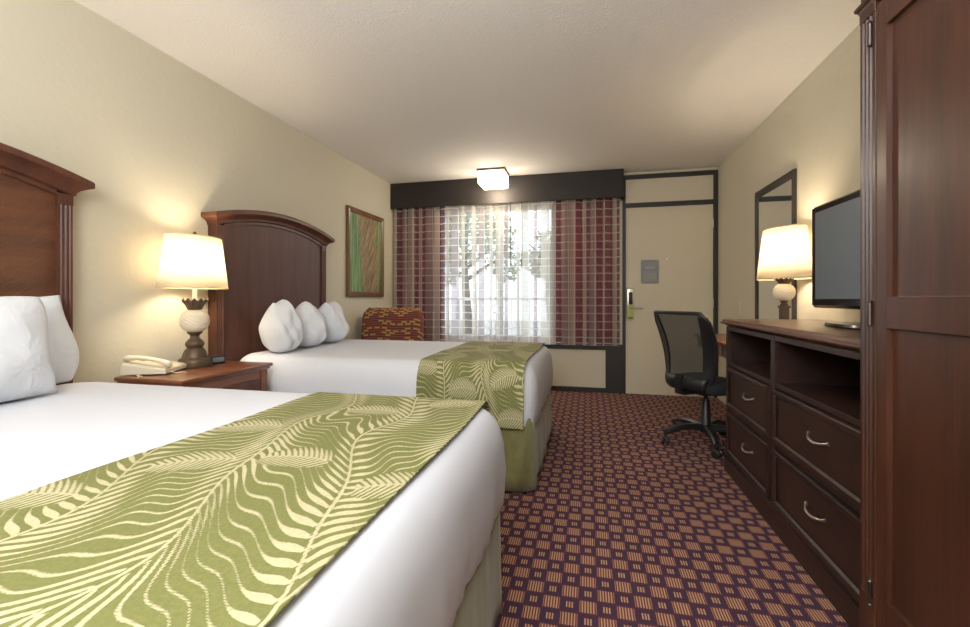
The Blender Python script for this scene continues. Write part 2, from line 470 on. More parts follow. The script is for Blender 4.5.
def cloth_obj(name, me, mat, parent=None, loc=None):
    me.materials.append(M[mat]); o = bpy.data.objects.new(name, me); COL.objects.link(o); o.parent = parent
    return o
o = cloth_obj('drape', curtain(-2.31, -1.68, 4.985, .56, 2.4, .9, .018, .13, 3), 'burgundy_drape')
tag(o, 'burgundy drape drawn back at the picture side of the window', 'curtain')
o = cloth_obj('drape', curtain(-.40, .335, 4.985, .56, 2.4, 1.0, .018, .13, 5), 'burgundy_drape')
tag(o, 'burgundy drape drawn back beside the entrance door', 'curtain')
sc_ = thing('sheer_curtain', (-1.67, 4.92, 1.4), 'sheer ladder-weave curtain on the picture side of the window', 'curtain')
o = cloth_obj('cloth', curtain(-2.315, -1.03, 4.925, .535, 2.41, 1.95, .03, .105, 11), 'sheer_net', sc_); o.location = (1.67, -4.92, -1.4)
sc2 = thing('sheer_curtain', (-.33, 4.92, 1.4), 'sheer ladder-weave curtain on the door side, with two pull wands', 'curtain')
o = cloth_obj('cloth', curtain(-1.04, .338, 4.925, .535, 2.41, 2.1, .03, .115, 23), 'sheer_net', sc2); o.location = (.33, -4.92, -1.4)
MB().tube([(-.86, 4.893, 2.3), (-.86, 4.893, 1.42)], .004, 8).build('wand', 'dark_paint', sc2, smooth=True)
MB().tube([(-.73, 4.893, 2.3), (-.73, 4.893, 1.40)], .004, 8).build('wand', 'dark_paint', sc2, smooth=True)

# outside the window
struct(bx(-14, 12, YB+.16, 30, -.6, -.5).build('ground', 'concrete'))
rl = thing('walkway_railing', (-1, 6.6, -.5), 'white metal railing seen through the sheer curtains', 'railing')
bx(-5, 4, 6.58, 6.62, 1.02, 1.06).build('top_rail', 'white_metal', rl)
bx(-5, 4, 6.58, 6.62, .2, .23).build('bottom_rail', 'white_metal', rl)
for k in range(31):
    o = bx(-4.5+k*.28-.01, -4.5+k*.28+.01, 6.59, 6.61, .23, 1.02).build('baluster', 'white_metal', rl)
for x_ in (-4.9, -2, 1, 3.9): bx(x_-.03, x_+.03, 6.57, 6.63, -.5, 1.02).build('post', 'white_metal', rl)
def tree(x, y, h, r, label, seed, nleaf=2600):
    t = thing('tree', (x, y, -.5), label, 'tree', group=None)
    rnd = random.Random(seed)
    b = MB(); pts = [(x+.05*math.sin(k), y, -.5+k*h*.12) for k in range(8)]
    b.tube(pts, [.16-.014*k for k in range(8)], 10)
    for k in range(6):
        a = k*1.05; z = -.5+h*(.45+.07*k)
        b.tube([(x, y, z), (x+math.cos(a)*r*.4, y+math.sin(a)*r*.4, z+.4), (x+math.cos(a)*r*.8, y+math.sin(a)*r*.8, z+.7)], [.06, .04, .015], 6)
    b.build('trunk', 'bark', t, smooth=True)
    vs, fs = [], []
    cl = [(x+rnd.uniform(-.7, .7)*r, y+rnd.uniform(-.7, .7)*r, -.5+h*rnd.uniform(.5, 1.0), r*rnd.uniform(.3, .5)) for _ in range(14)]
    for k in range(nleaf):
        c = rnd.choice(cl); d = Vector((rnd.gauss(0, 1), rnd.gauss(0, 1), rnd.gauss(0, 1))).normalized()*c[3]*rnd.uniform(.5, 1)
        p = Vector(c[:3])+d; u = Vector((rnd.gauss(0, 1), rnd.gauss(0, 1), rnd.gauss(0, 1))).normalized()*.09
        w = u.cross(Vector((rnd.gauss(0, 1), rnd.gauss(0, 1), rnd.gauss(0, 1)))).normalized()*.05
        i = len(vs); vs += [p-u, p+w, p+u, p-w]; fs.append((i, i+1, i+2, i+3))
    MB().add(vs, fs).build('foliage', 'leaf_green', t)
tree(-3.4, 12.0, 4.6, 1.5, 'leafy tree beyond the railing on the left of the window', 1)
tree(-.9, 11.0, 3.4, .7, 'slender tree beyond the railing behind the middle of the window', 2, 1300)

# ------------------------------------------------------------------ ceiling light
def ceiling_light(x, y, label):
    t = thing('ceiling_light', (x, y, HC), label, 'ceiling light')
    bx(x-.152, x+.152, y-.152, y+.152, HC-.022, HC-.001, bev=.003).build('ceiling_plate', 'bronze', t)
    MB().loops([[(x+sx*w, y+sy*w, z) for sx, sy in ((-1, -1), (1, -1), (1, 1), (-1, 1))] for w, z in
        ((.140, HC-.022), (.140, HC-.150), (.132, HC-.160), (.0, HC-.162))], cap1=False).build('glass_shade', 'opal_glass', t)
    MB().lathe([(.003, -.155), (.018, -.162), (.018, -.168), (.008, -.182), (.002, -.186)], x, y, HC, 16).build('finial', 'bronze', t, smooth=True)
    return t
ceiling_light(-1.01, 4.66, 'square opal glass ceiling light beside the curtain pelmet')

# ------------------------------------------------------------------ headboards
def arch(y, c, hw, z_end, z_mid):
    s_ = (y-c)/hw; return z_end + (z_mid-z_end)*(1-s_*s_)
def headboard(yc, hw, panel_mat, woodm, label):
    t = thing('headboard', (XL+.01, yc, 0), label, 'headboard')
    xw = XL+.004; xf = -2.262
    zE, zM = 1.510, 1.602
    A = lambda y: arch(y, yc, hw, zE, zM)
    # panel
    b = MB(); N = 28; L0, L1 = [], []
    yy = [yc-hw+.06+(2*hw-.12)*k/N for k in range(N+1)]
    out = [(y, .30) for y in yy] + [(y, A(y)-.004) for y in yy[::-1]]
    b.loops([[(xw+.01, y, z) for y, z in out], [(xf-.012, y, z) for y, z in out]])
    b.build('panel', panel_mat, t)
    # inner arched rail
    b = MB()
    out = [(y, A(y)-.022) for y in yy] + [(y, A(y)-.002) for y in yy[::-1]]
    b.loops([[(xw+.012, y, z) for y, z in out], [(xf-.002, y, z) for y, z in out]])
    b.build('top_rail', woodm, t)
    # fluted posts
    for s_ in (-1, 1):
        y0 = yc+s_*hw-(0 if s_ < 0 else .06); y1 = y0+.06
        prof = [(xw, y0), (xw, y1), (xf, y1)]
        for k in range(3):
            c = y1-.013-k*.017
            prof += [(xf, c+.005), (xf-.005, c), (xf, c-.005)]
        prof += [(xf, y0)]
        b = MB(); b.loops([[(x, y, 0) for x, y in prof], [(x, y, A(y)-.03) for x, y in prof]])
        b.box(xw, xf+.002, y0-.001, y1+.001, A(y0)-.06, A((y0+y1)/2)-.004)
        b.build('post', woodm, t)
    # crown moulding with returns to the wall
    prof = [(0, 0), (.008, .004), (.010, .016), (.018, .026), (.034, .036), (.050, .043), (.054, .046), (.054, .068), (.050, .074), (0, .080)]
    loops = []
    S_ = 36
    for dx, dz in prof:
        hh = hw+dx; lp = [(xw, yc-hh, A(yc-hw)+dz)]
        for k in range(S_+1):
            s_ = -1+2*k/S_; lp.append((xf+dx, yc+s_*hh, arch(yc+s_*hw, yc, hw, zE, zM)+dz))
        lp.append((xw, yc+hh, A(yc+hw)+dz)); loops.append(lp)
    b = MB(); b.loops(loops, False, False, closed=False)
    top = [(xw, yc+(-1+2*k/S_)*hw, arch(yc+(-1+2*k/S_)*hw, yc, hw, zE, zM)+.080) for k in range(S_+1)]
    tf = [(xf, yc+(-1+2*k/S_)*hw, arch(yc+(-1+2*k/S_)*hw, yc, hw, zE, zM)+.080) for k in range(S_+1)]
    b.loops([top, tf], False, False, closed=False)
    bt = [(xw, y, z-.080) for _, y, z in top]; bf = [(xf, y, z-.080) for _, y, z in top]
    b.loops([bt, bf], False, False, closed=False)
    b.build('crown_moulding', woodm, t, smooth=True, angle=35)
    return t
wood('head_wood', srgb(66, 36, 25), srgb(104, 60, 40), 2, .48, .05)
headboard(.895, .585, 'caned_wood', 'head_wood', 'arched brown wooden headboard of the nearest bed, with woven cane panel')
headboard(2.845, .585, 'mahogany_deep', 'head_wood', 'arched dark mahogany headboard behind the three small pillows')

# ------------------------------------------------------------------ beds
ZT = .69
def rrect(x0, x1, y0, y1, r, n=8, per=40):
    """dense rounded rectangle outline"""
    pts = []
    cs = [(x1-r, y1-r, 0), (x0+r, y1-r, 90), (x0+r, y0+r, 180), (x1-r, y0+r, 270)]
    for i, (cx, cy, a0) in enumerate(cs):
        for k in range(n+1):
            a = R(a0+90*k/n); pts.append((cx+r*math.cos(a), cy+r*math.sin(a), math.cos(a), math.sin(a)))
        nx = cs[(i+1) % 4]; a = R(a0+90)
        p0 = pts[-1]; a2 = R(nx[2]); p1 = (nx[0]+r*math.cos(a2), nx[1]+r*math.sin(a2))
        for k in range(1, per): pts.append((p0[0]+(p1[0]-p0[0])*k/per, p0[1]+(p1[1]-p0[1])*k/per, math.cos(a), math.sin(a)))
    return pts
RX, RZ = .085, .15
def side_prof():
    pr_ = []
    for k in range(9):
        a = R(90-90*k/8); pr_.append((-RX+RX*math.cos(a), ZT-RZ+RZ*math.sin(a)))
    return pr_
def bed(x0, x1, y0, y1, label, seed):
    t = thing('bed', ((x0+x1)/2, (y0+y1)/2, 0), label, 'bed')
    rnd = random.Random(seed); ph = [rnd.uniform(0, 6.3) for _ in range(6)]
    P = rrect(x0, x1, y0, y1, .12)
    prof = [(-.5, ZT+.003), (-.35, ZT+.003), (-.22, ZT+.002), (-.14, ZT+.001)] + side_prof() + [(.004, .48), (.0, .44), (-.004, .40), (-.01, .355), (-.016, .347)]
    loops = []
    for d, z in prof:
        lp = []
        for i, (x, y, nx, ny) in enumerate(P):
            s_ = i*.05
            wr = 0
            if z < ZT-.02:
                dep = (ZT-z)/.34
                wr = dep*dep*(.004*math.sin(s_*9+ph[0])+.002*math.sin(s_*21+ph[1]+z*6)+.003*math.sin(s_*37+ph[2]))
                corner = abs(nx*ny)*2
                wr += corner*dep*.012*math.sin(s_*60)
                if abs(ny) > .5: wr *= .35
            zz = z + (.006*math.sin(s_*3+ph[3]) if z < .36 else 0)
            zz += (.012*math.sin(x*2.2+ph[4])*math.sin(y*2.9+ph[5])*.12 if z > ZT-.01 else 0)
            dd = min(d, 0)
            k = max(-.6, d)
            xx = x + nx*wr; yy = y + ny*wr
            # inset towards the centre for the top rings
            cx, cy = (x0+x1)/2, (y0+y1)/2
            fx = ((x1-x0)/2+k)/((x1-x0)/2); fy = ((y1-y0)/2+k)/((y1-y0)/2)
            lp.append((cx+(xx-cx)*fx, cy+(yy-cy)*fy, zz))
        loops.append(lp)
    b = MB(); b.loops(loops, cap0=True, cap1=True)
    b.build('mattress_sheet', 'bed_linen', t, smooth=True, angle=180)
    # skirt
    P2 = rrect(x0+.01, x1-.012, y0+.012, y1-.012, .07, 8, 60)
    loops = []
    for k, z in enumerate((.40, .30, .18, .08, .012)):
        lp = []
        for i, (x, y, nx, ny) in enumerate(P2):
            f = (.40-z)/.4
            w_ = f*(.006*math.sin(i*.42+ph[1])+.005*math.sin(i*.19+ph[2])+.003) - .012*(1-f)
            lp.append((x+nx*w_, y+ny*w_, z))
        loops.append(lp)
    b = MB(); b.loops(loops, True, False); b.build('bed_skirt', 'skirt_suede', t, smooth=True, solid=.003, angle=180)
    bx(x0+.05, x1-.08, y0+.08, y1-.08, .03, .36, bev=.01).build('box_spring', 'bed_linen', t)
    return t
B1 = (-2.245, -.27, .26, 1.525)
B2 = (-2.245, -.27, 2.305, 3.535)
bed(*B1, 'nearest double bed with white sheet and olive skirt, filling the lower left', 1)
bed(*B2, 'farther double bed with white sheet and olive skirt, near the window', 2)

# ---- runners: fern pattern as a smooth field
def frond_field(U, V):
    """U along the runner's length, V across (metres). Returns field > 0 on the tan motif."""
    D = .235; lam = .031; A = 3.0*lam
    u = U + .040*np.sin(2*PI*V/.47+.6) + .018*np.sin(2*PI*(U+V)/.33)
    v = V + .042*np.sin(2*PI*U/.83+.4) + .016*np.sin(2*PI*U/.37+V*6) + .22*U
    n = np.round(v/D); dl = v-n*D; x = np.abs(dl)/(D/2); ad = np.abs(dl)
    sg = np.where(np.mod(n, 2) == 0, 1.0, -1.0)
    sweep = A*np.sin(PI*x/2) + .012*(1-np.cos(2*PI*x))*sg
    side = np.where(dl > 0, 0.0, .5)*np.clip(1-x*1.6, 0, 1)
    ph = (u + sg*sweep)/lam
    grow = .5+.5*np.sin(2*PI*u/.62+n*2.4)                 # leaflets swell and shrink along a frond
    fat = np.exp(-((ad-.024-.006*grow)/(.016+.010*grow))**2)*(.55+.55*grow)
    c = .80 - 1.05*fat
    F = np.cos(2*PI*ph) - c
    gap = np.clip((.0065-ad)/.003, 0, 1); F = F*(1-gap) - .6*gap
    F = np.maximum(F, 1-ad/.0030)
    # short feathery fronds that cross the wavy ground
    for k in range(-2, 16):
        for m in range(-2, 6):
            cu = .31*k + (.155 if m % 2 else 0) + .05*math.sin(k*3+m); cv = (m+.5)*D*1.0 - .22*cu - .042*math.sin(2*PI*cu/.83+.4)
            if (k+2*m) % 3 == 0: continue
            if cv < -.12 or cv > .8: continue
            an = R(74+18*math.sin(k*1.7+m)); e0, e1 = math.cos(an), math.sin(an)
            s_ = (U-cu)*e0+(V-cv)*e1; d = -(U-cu)*e1+(V-cv)*e0
            d = d - .22*(s_*s_/.08) + .012
            L = .085; W = .062*np.clip(1-(s_/L*.9)**2, 0, 1)**.6+1e-6
            r = np.abs(d)/W
            mask = np.clip((1.12-r)/.25, 0, 1)*np.clip((L-np.abs(s_))/.012, 0, 1)
            if mask.max() <= 0: continue
            lf = np.cos(2*PI*(s_+.55*np.abs(d)+2.2*d*d)/.0135)
            G = lf - (-.25+1.1*np.clip(r-.45, 0, 1)**1.0)
            G = np.maximum(G, 1-np.abs(d)/.0022)
            F = F*(1-mask)+G*mask
    return np.clip(F, -1, 1)

def runner_mesh(y0, y1, xa, xb, hang, off=.010):
    """strip over the bed: down one long side, across, down the other"""
    path = []
    sd = [(d, z) for d, z in side_prof()]
    side = [(d+off*math.sin(R(90*k/8)), z+off*math.cos(R(90*k/8))) for k, (d, z) in enumerate(sd)]
    fine = []
    low = [(off+.004, .48), (off+.003, .43), (off+.002, .40), (off, hang)]
    seq = side + low
    # world yz polyline
    P = [(y0-d, z) for d, z in seq[::-1]] + [(y1+d, z) for d, z in seq]
    P = np.array(P); seg = np.r_[0, np.cumsum(np.hypot(*np.diff(P, axis=0).T))]
    L = seg[-1]; nu = int(L/.004); s = np.linspace(0, L, nu)
    py = np.interp(s, seg, P[:, 0]); pz = np.interp(s, seg, P[:, 1])
    nv = int((xb-xa)/.004); vv = np.linspace(0, xb-xa, nv)
    U, V = np.meshgrid(s, vv, indexing='ij')
    F = frond_field(U, V)
    Xm = xa+V + .003*np.sin(U*7); Ym = np.repeat(py[:, None], nv, 1); Zm = np.repeat(pz[:, None], nv, 1) + .0012*np.sin(U*11+V*5)
    co = np.stack([Xm, Ym, Zm], -1).reshape(-1, 3)
    i, j = np.meshgrid(np.arange(nu-1), np.arange(nv-1), indexing='ij')
    a = (i*nv+j).ravel(); F4 = np.stack([a, a+nv, a+nv+1, a+1], -1)
    me = bpy.data.meshes.new('runner'); me.vertices.add(len(co)); me.vertices.foreach_set('co', co.ravel())
    me.loops.add(F4.size); me.loops.foreach_set('vertex_index', F4.ravel().astype('i'))
    me.polygons.add(len(F4)); me.polygons.foreach_set('loop_start', np.arange(0, F4.size, 4).astype('i'))
    me.polygons.foreach_set('loop_total', np.full(len(F4), 4).astype('i'))
    me.update(calc_edges=True); me.validate()
    at = me.attributes.new('frond', 'FLOAT', 'POINT'); at.data.foreach_set('value', F.ravel().astype('f'))
    me.polygons.foreach_set('use_smooth', np.ones(len(F4), bool))
    me.materials.append(M['fern_jacquard'])
    return me
me = runner_mesh(B1[2], B1[3], -.985, -.335, .352)
o = bpy.data.objects.new('bed_runner', me); COL.objects.link(o)
md = o.modifiers.new('s', 'SOLIDIFY'); md.thickness = .004; md.offset = 1
tag(o, 'green fern-patterned runner across the foot of the nearest bed', 'bed runner')
me = runner_mesh(B2[2], B2[3], -.945, -.335, .352)
o = bpy.data.objects.new('bed_runner', me); COL.objects.link(o)
md = o.modifiers.new('s', 'SOLIDIFY'); md.thickness = .004; md.offset = 1
tag(o, 'green fern-patterned runner across the foot of the farther bed', 'bed runner')

# ------------------------------------------------------------------ pillows
def pillow(name, cx, cy, w, h, th, lean, yaw, label, seed, group=None, roll=0, z0=ZT+.004, ear=.10, egg=0.0):
    """soft pillow standing on its long edge, broad face to +X; w along Y, h along Z"""
    rnd = random.Random(seed); ph = [rnd.uniform(0, 6.3) for _ in range(6)]
    N = 30; vs = []; idx = {}
    def pt(u, v, sgn):
        e = (1-abs(u)**2.6)**.55*(1-abs(v)**2.6)**.55 if abs(u) < 1 and abs(v) < 1 else 0
        # edges bow inwards between the pointed corners
        pu = u*(1-egg*(v*v if v < 0 else v*v*1.25))*(1-ear*(1-v*v)*.45); pv = v*(1-ear*(1-u*u)*.6)*(1-egg*.35*u*u)
        t_ = th/2*e*(1+.12*math.sin(3*u+ph[0])*math.cos(2.3*v+ph[1]) + .05*math.sin(9*u+4*v+ph[2]) + .04*math.sin(7*v-5*u+ph[3]))
        t_ *= (1-.34*v)          # fuller towards the bottom
        y = pu*w/2; z = (pv+1)*h/2
        y += .012*math.sin(3.1*v+ph[4])*(w/.5); z += .010*math.sin(4*u+ph[5])*(1 if v > 0 else .2)
        return Vector((sgn*t_, y, z))
    b = MB()
    for i in range(N+1):
        for j in range(N+1):
            u = math.sin((-1+2*i/N)*PI/2)*.5+(-1+2*i/N)*.5; v = math.sin((-1+2*j/N)*PI/2)*.5+(-1+2*j/N)*.5
            edge = i in (0, N) or j in (0, N)
            f = b.bm.verts.new(pt(u, v, 1)); idx[(i, j, 1)] = f
            idx[(i, j, -1)] = f if edge else b.bm.verts.new(pt(u, v, -1))
    for i in range(N):
        for j in range(N):
            for sg in (1, -1):
                q = [idx[(i, j, sg)], idx[(i+1, j, sg)], idx[(i+1, j+1, sg)], idx[(i, j+1, sg)]]
                b.bm.faces.new(q if sg > 0 else q[::-1])
    mt = Matrix.Translation((cx, cy, z0)) @ Matrix.Rotation(yaw, 4, 'Z') @ Matrix.Rotation(-lean, 4, 'Y') @ Matrix.Rotation(roll, 4, 'X')
    bmesh.ops.transform(b.bm, matrix=mt, verts=b.bm.verts[:])
    zmin = min(v.co.z for v in b.bm.verts)
    bmesh.ops.translate(b.bm, verts=b.bm.verts[:], vec=(-cx, -cy, z0-zmin))
    o = b.build(name, 'pillow_linen', None, smooth=True, angle=180, world=False); o.location = (cx, cy, 0)
    return tag(o, label, 'pillow', group)
pillow('pillow', -2.145, 1.075, .72, .38, .13, R(8), R(0), 'rear white pillow against the cane headboard, mostly behind another', 1, ear=.05, egg=.10)
pillow('pillow', -1.915, .87, .72, .370, .20, R(12), R(3), 'front white pillow on the nearest bed, at the left edge', 2, ear=.05, egg=.08)
pillow('pillow', -1.965, 2.485, .24, .35, .24, R(2), R(-8), 'plump white pillow closest to the bedside lamp, first of three', 3, ear=.04, egg=.34)
pillow('pillow', -1.995, 2.80, .25, .335, .23, R(2), R(6), 'middle one of the three small white pillows', 4, ear=.04, egg=.36)
pillow('pillow', -2.01, 3.12, .26, .335, .23, R(2), R(2), 'small white pillow closest to the window, third of three', 5, ear=.04, egg=.30)

# ------------------------------------------------------------------ nightstand
ns = thing('nightstand', (-2.08, 1.96, 0), 'cherry wooden nightstand between the two beds', 'nightstand')
bx(-2.245, -1.865, 1.675, 2.22, .05, .632, bev=.002).build('body', 'cherry', ns)
b = MB(); b.box(-2.252, -1.842, 1.645, 2.250, .646, .666, bev=.006, seg=3); b.box(-2.25, -1.852, 1.657, 2.238, .631, .648, bev=.005)
b.build('top', 'cherry', ns, smooth=True)
b = MB(); b.box(-2.25, -1.858, 1.668, 2.227, .0, .06, bev=.004); b.build('plinth', 'cherry', ns)
for s_ in (1.675, 2.170): bx(-1.867, -1.856, s_, s_+.05, .06, .631, bev=.002).build('corner_stile', 'cherry', ns)
for z0, z1 in ((.40, .585), (.21, .385), (.08, .195)):
    dr = bx(-1.868, -1.853, 1.735, 2.160, z0, z1, bev=.004).build('drawer', 'mahogany_deep', ns)
    bx(-1.8535, -1.849, 1.76, 2.135, z0+.022, z1-.022, bev=.002).build('raised_panel', 'mahogany_deep', dr)
    MB().tube([(-1.850, 1.92, (z0+z1)/2), (-1.828, 1.93, (z0+z1)/2-.004), (-1.825, 1.965, (z0+z1)/2-.008), (-1.828, 2.0, (z0+z1)/2-.004), (-1.850, 2.01, (z0+z1)/2)], .005, 8).build('handle', 'satin_nickel', dr, smooth=True)

# ------------------------------------------------------------------ lamps
def bow_plan(hx, hy, n=20):
    """oval-ended plan with bowed long faces and short straight ends; long axis Y"""
    pts = []
    ex = hx*.28
    for k in range(n+1):
        s_ = -1+2*k/n; pts.append((ex+(hx-ex)*(1-s_*s_), s_*hy))
    for k in range(n+1):
        s_ = 1-2*k/n; pts.append((-ex-(hx-ex)*(1-s_*s_), s_*hy))
    return pts
def shade(t, z0, z1, hx0, hy0, hx1, hy1):
    P0, P1 = bow_plan(hx0, hy0), bow_plan(hx1, hy1)
    b = MB(); b.loops([[(x, y, z0) for x, y in P0], [(x, y, z1) for x, y in P1]], False, False)
    o = b.build('lamp_shade', 'shade_linen', t, smooth=True, world=False, solid=.0015, angle=28)
    for P_, z_ in ((P0, z0+.003), (P1, z1-.003)): MB().tube([(x, y, z_) for x, y in P_], .0032, 6, closed=True).build('trim', 'shade_trim', o, smooth=True, world=False)
    return o
def pine(t, zc, r, h):
    def fr(rr, z, a):
        p_ = 14; q_ = a*p_/(2*PI); w_ = (z-zc)/h*7
        e = abs(math.sin(PI*(q_+w_)))*abs(math.sin(PI*(q_-w_)))
        return rr*(.95+.10*e)
    prof = []
    for k in range(33):
        s_ = -1+2*k/32; prof.append((r*max(.3, (1-abs(s_)**2.3)**.5), zc+s_*h/2))
    MB().lathe(prof, n=84, fr=fr).build('pineapple_body', 'ivory', t, smooth=True, world=False, angle=180)
def crown(t, z0, z1, r0, r1, n=12):
    b = MB(); m = n*6; prof = []
    L = []
    for j in range(6):
        f = j/5; ring = []
        for k in range(m):
            a = 2*PI*k/m; tip = abs(((k % 6)/6)-.5)*2      # 1 at notch, 0 at tip
            zt = z0+(z1-z0)*f*(1-.30*tip if j else 1)
            r_ = r0*.75 if j == 0 else r0+(r1-r0)*f**2.2
            ring.append((r_*math.cos(a), r_*math.sin(a), zt))
        L.append(ring)
    b.loops(L, True, False); b.build('leaf_crown', 'bronze', t, smooth=True, world=False, solid=.002)
def bulb(t, z, w, col=(1, .80, .55)):
    MB().lathe([(.012, z-.05), (.014, z-.03), (.028, z), (.03, z+.02), (.02, z+.045), (.004, z+.055)], n=16).build('bulb', 'bulb_glow', t, smooth=True, world=False)
    l = bpy.data.lights.new('bulb_light', 'POINT'); l.energy = w; l.color = col; l.shadow_soft_size = .045
    o = bpy.data.objects.new('bulb_light', l); COL.objects.link(o); o.parent = t; o.location = (.0, 0, z+.01)
    return o
lp = thing('table_lamp', (-2.165, 2.015, .666), 'lit table lamp with pineapple base on the nightstand', 'lamp')
MB().lathe([(.084, 0), (.086, .003), (.086, .020), (.080, .022), (.080, .034), (.076, .044), (.066, .052), (.062, .054), (.058, .072), (.050, .092), (.040, .104), (.036, .108), (.042, .114), (.047, .124), (.046, .136), (.036, .148), (.024, .160), (.021, .172), (.028, .182), (.038, .190), (.038, .196)], n=40).build('base', 'bronze', lp, smooth=True, world=False, angle=50)
pine(lp, .258, .071, .135)
crown(lp, .318, .388, .038, .062)
MB().tube([(0, 0, .32), (0, 0, .52)], .012, 12).build('stem', 'stem_cream', lp, smooth=True, world=False)
shade(lp, .440, .735, .130, .198, .10, .158)
MB().tube([(-.1, 0, .725), (.1, 0, .725)], .002, 6).tube([(0, 0, .52), (.025, 0, .60), (.02, 0, .68), (0, 0, .73)], .002, 6).build('harp', 'bronze', lp, smooth=True, world=False)
MB().lathe([(.003, .725), (.010, .735), (.012, .747), (.006, .760), (.002, .763)], n=14).build('finial', 'bronze', lp, smooth=True, world=False)
bulb(lp, .59, 19, (1, .84, .62))
lp2 = thing('table_lamp', (1.185, 3.055, .760), 'lit lamp in front of the wall mirror, on the desk', 'lamp')
b = MB(); b.box(-.065, .065, -.065, .065, 0, .025, bev=.005); b.box(-.045, .045, -.045, .045, .025, .045, bev=.004)
for s_ in (-1, 0, 1):
    b.box(-.021, .021, -.006+s_*.0135, .006+s_*.0135, .045, .235, bev=.003); b.box(-.006+s_*.0135, .006+s_*.0135, -.021, .021, .045, .235, bev=.003)
b.box(-.026, .026, -.026, .026, .232, .245, bev=.003)
b.build('base', 'bronze', lp2, world=False)
MB().lathe([(.02, .245), (.024, .252), (.016, .262), (.022, .272), (.022, .278)], n=24).build('collar', 'bronze', lp2, smooth=True, world=False)
pine(lp2, .330, .058, .112)
crown(lp2, .380, .420, .03, .05)
MB().tube([(0, 0, .38), (0, 0, .50)], .012, 12).build('stem', 'stem_cream', lp2, smooth=True, world=False)
shade(lp2, .410, .725, .135, .215, .10, .172)
MB().tube([(-.1, 0, .715), (.1, 0, .715)], .002, 6).tube([(0, 0, .50), (.025, 0, .58), (.02, 0, .66), (0, 0, .715)], .002, 6).build('harp', 'bronze', lp2, smooth=True, world=False)
bulb(lp2, .575, 22, (1, .84, .62))
lp2.rotation_euler = (0, 0, R(6))

# phone
ph_ = thing('telephone', (-2.19, 1.805, .669), 'cream corded telephone on the nightstand beside the lamp', 'telephone', R(113))
b = MB(); s0 = [(-.105, -.10), (.105, -.10), (.105, .10), (-.105, .10)]
b.loops([[(x, y, .004) for x, y in s0], [(x*1.0, y*1.0, .022 + (.030 if y > 0 else 0)) for x, y in s0], [(x*.93, y*.93, .030 + (.034 if y > 0 else 0)) for x, y in s0]])
b.build('phone_base', 'phone_plastic', ph_, world=False)
b = MB()
for i in range(3):
    for j in range(4):
        x = .01+i*.022; y = -.05+j*.022; z = .0465+y*.187
        b.box(x, x+.015, y, y+.012, z-.004, z+.004, bev=.001)
b.box(-.0, .085, .05, .078, .052, .064, bev=.002)
b.build('keypad', 'phone_keys', ph_, world=False)
b = MB(); L = []
for k in range(17):
    s_ = -1+2*k/16; y = s_*.105; z = .064+.014*(1-s_*s_) + (y*.17)
    w_ = .021+.006*abs(s_)**4; hh = .010+.010*abs(s_)**3
    sc_ = 1 if 0 < k < 16 else .6
    L.append([(-.065+w_*sc_*math.cos(a), y, z-.004*abs(s_)**3+hh*sc_*math.sin(a)) for a in [2*PI*q/14 for q in range(14)]])
b.loops(L); b.build('handset', 'phone_plastic', ph_, smooth=True, world=False, angle=60)
b = MB(); b.tube([(-.07, -.102, .010), (-.075, -.135, .004), (-.06, -.150, .003), (-.045, -.135, .003), (-.03, -.155, -.0), (-.025, -.162, -.02)], .0016, 6)
b.build('cord', 'phone_plastic', ph_, smooth=True, world=False); b = MB()
b.tube([(-.12+.01, .0, .010), (-.14, .01, .004), (-.150, -.02, .003), (-.165, -.01, .003), (-.178, -.02, -.01)], .0016, 6)
b.build('cord', 'phone_plastic', ph_, smooth=True, world=False)
ck = thing('alarm_clock', (-2.13, 2.13, .666), 'tiny black clock at the foot of the bedside lamp', 'clock', R(-20))
bx(-.02, .02, -.04, .04, .0, .045, bev=.006).build('clock_case', 'black_plastic', ck, smooth=True, world=False)
bx(.0195, .0215, -.032, .032, .012, .038, bev=.001).build('display', 'screen_glass', ck, world=False)

# picture
pc = thing('framed_picture', (XL+.01, 4.25, 1.53), 'framed painting of green blades and a tan grass plume', 'picture')
frame_ = MB(); y0, y1, z0, z1 = 3.862, 4.639, 1.070, 1.975
prof = [(.0, 0), (.022, 0), (.028, .008), (.022, .020), (.026, .034), (.016, .052), (0, .052)]
b = MB(); L = []
for dx, ins in prof: L.append([(XL+.003+dx, y0+ins, z0+ins), (XL+.003+dx, y1-ins, z0+ins), (XL+.003+dx, y1-ins, z1-ins), (XL+.003+dx, y0+ins, z1-ins)])
b.loops(L, False, False); b.build('frame', 'picture_wood', pc)
bx(XL+.004, XL+.012, y0+.045, y1-.045, z0+.045, z1-.045).build('painting', 'grass_painting', pc)

# ------------------------------------------------------------------ armchair and window table
ac = thing('armchair', (-1.93, 4.42, 0), 'upholstered armchair in maroon and gold weave, behind the farther bed', 'armchair', R(180))
def cushion(x0, x1, y0, y1, z0, z1, r=.06, seg=5):
    return MB().box(x0, x1, y0, y1, z0, z1, bev=r, seg=seg)
cushion(-.34, .34, -.12, .42, .20, .46, .05).build('seat', 'armchair_weave', ac, smooth=True, world=False, angle=180)
b = MB()
L = []
for k in range(15):
    f = k/14; z = .30+.655*f
    for _ in (0,):
        w_ = .335*(1-.0*f); 
        if f > .8: w_ *= math.sqrt(max(.0, 1-((f-.8)/.2)**2))*.18+.82
        dy = .11*(1-.25*f)
        if f > .86: dy *= math.sqrt(max(.12, 1-((f-.86)/.14)**2*.9))
        yc = .24+.10*f*0 + .08
        ring = []
        for q in range(28):
            a = 2*PI*q/28; c, s_ = math.cos(a), math.sin(a)
            ring.append((w_*abs(c)**.35*(1 if c > 0 else -1), yc+dy*abs(s_)**.6*(1 if s_ > 0 else -1)+.05*f*-1, z))
    L.append(ring)
b.loops(L); 
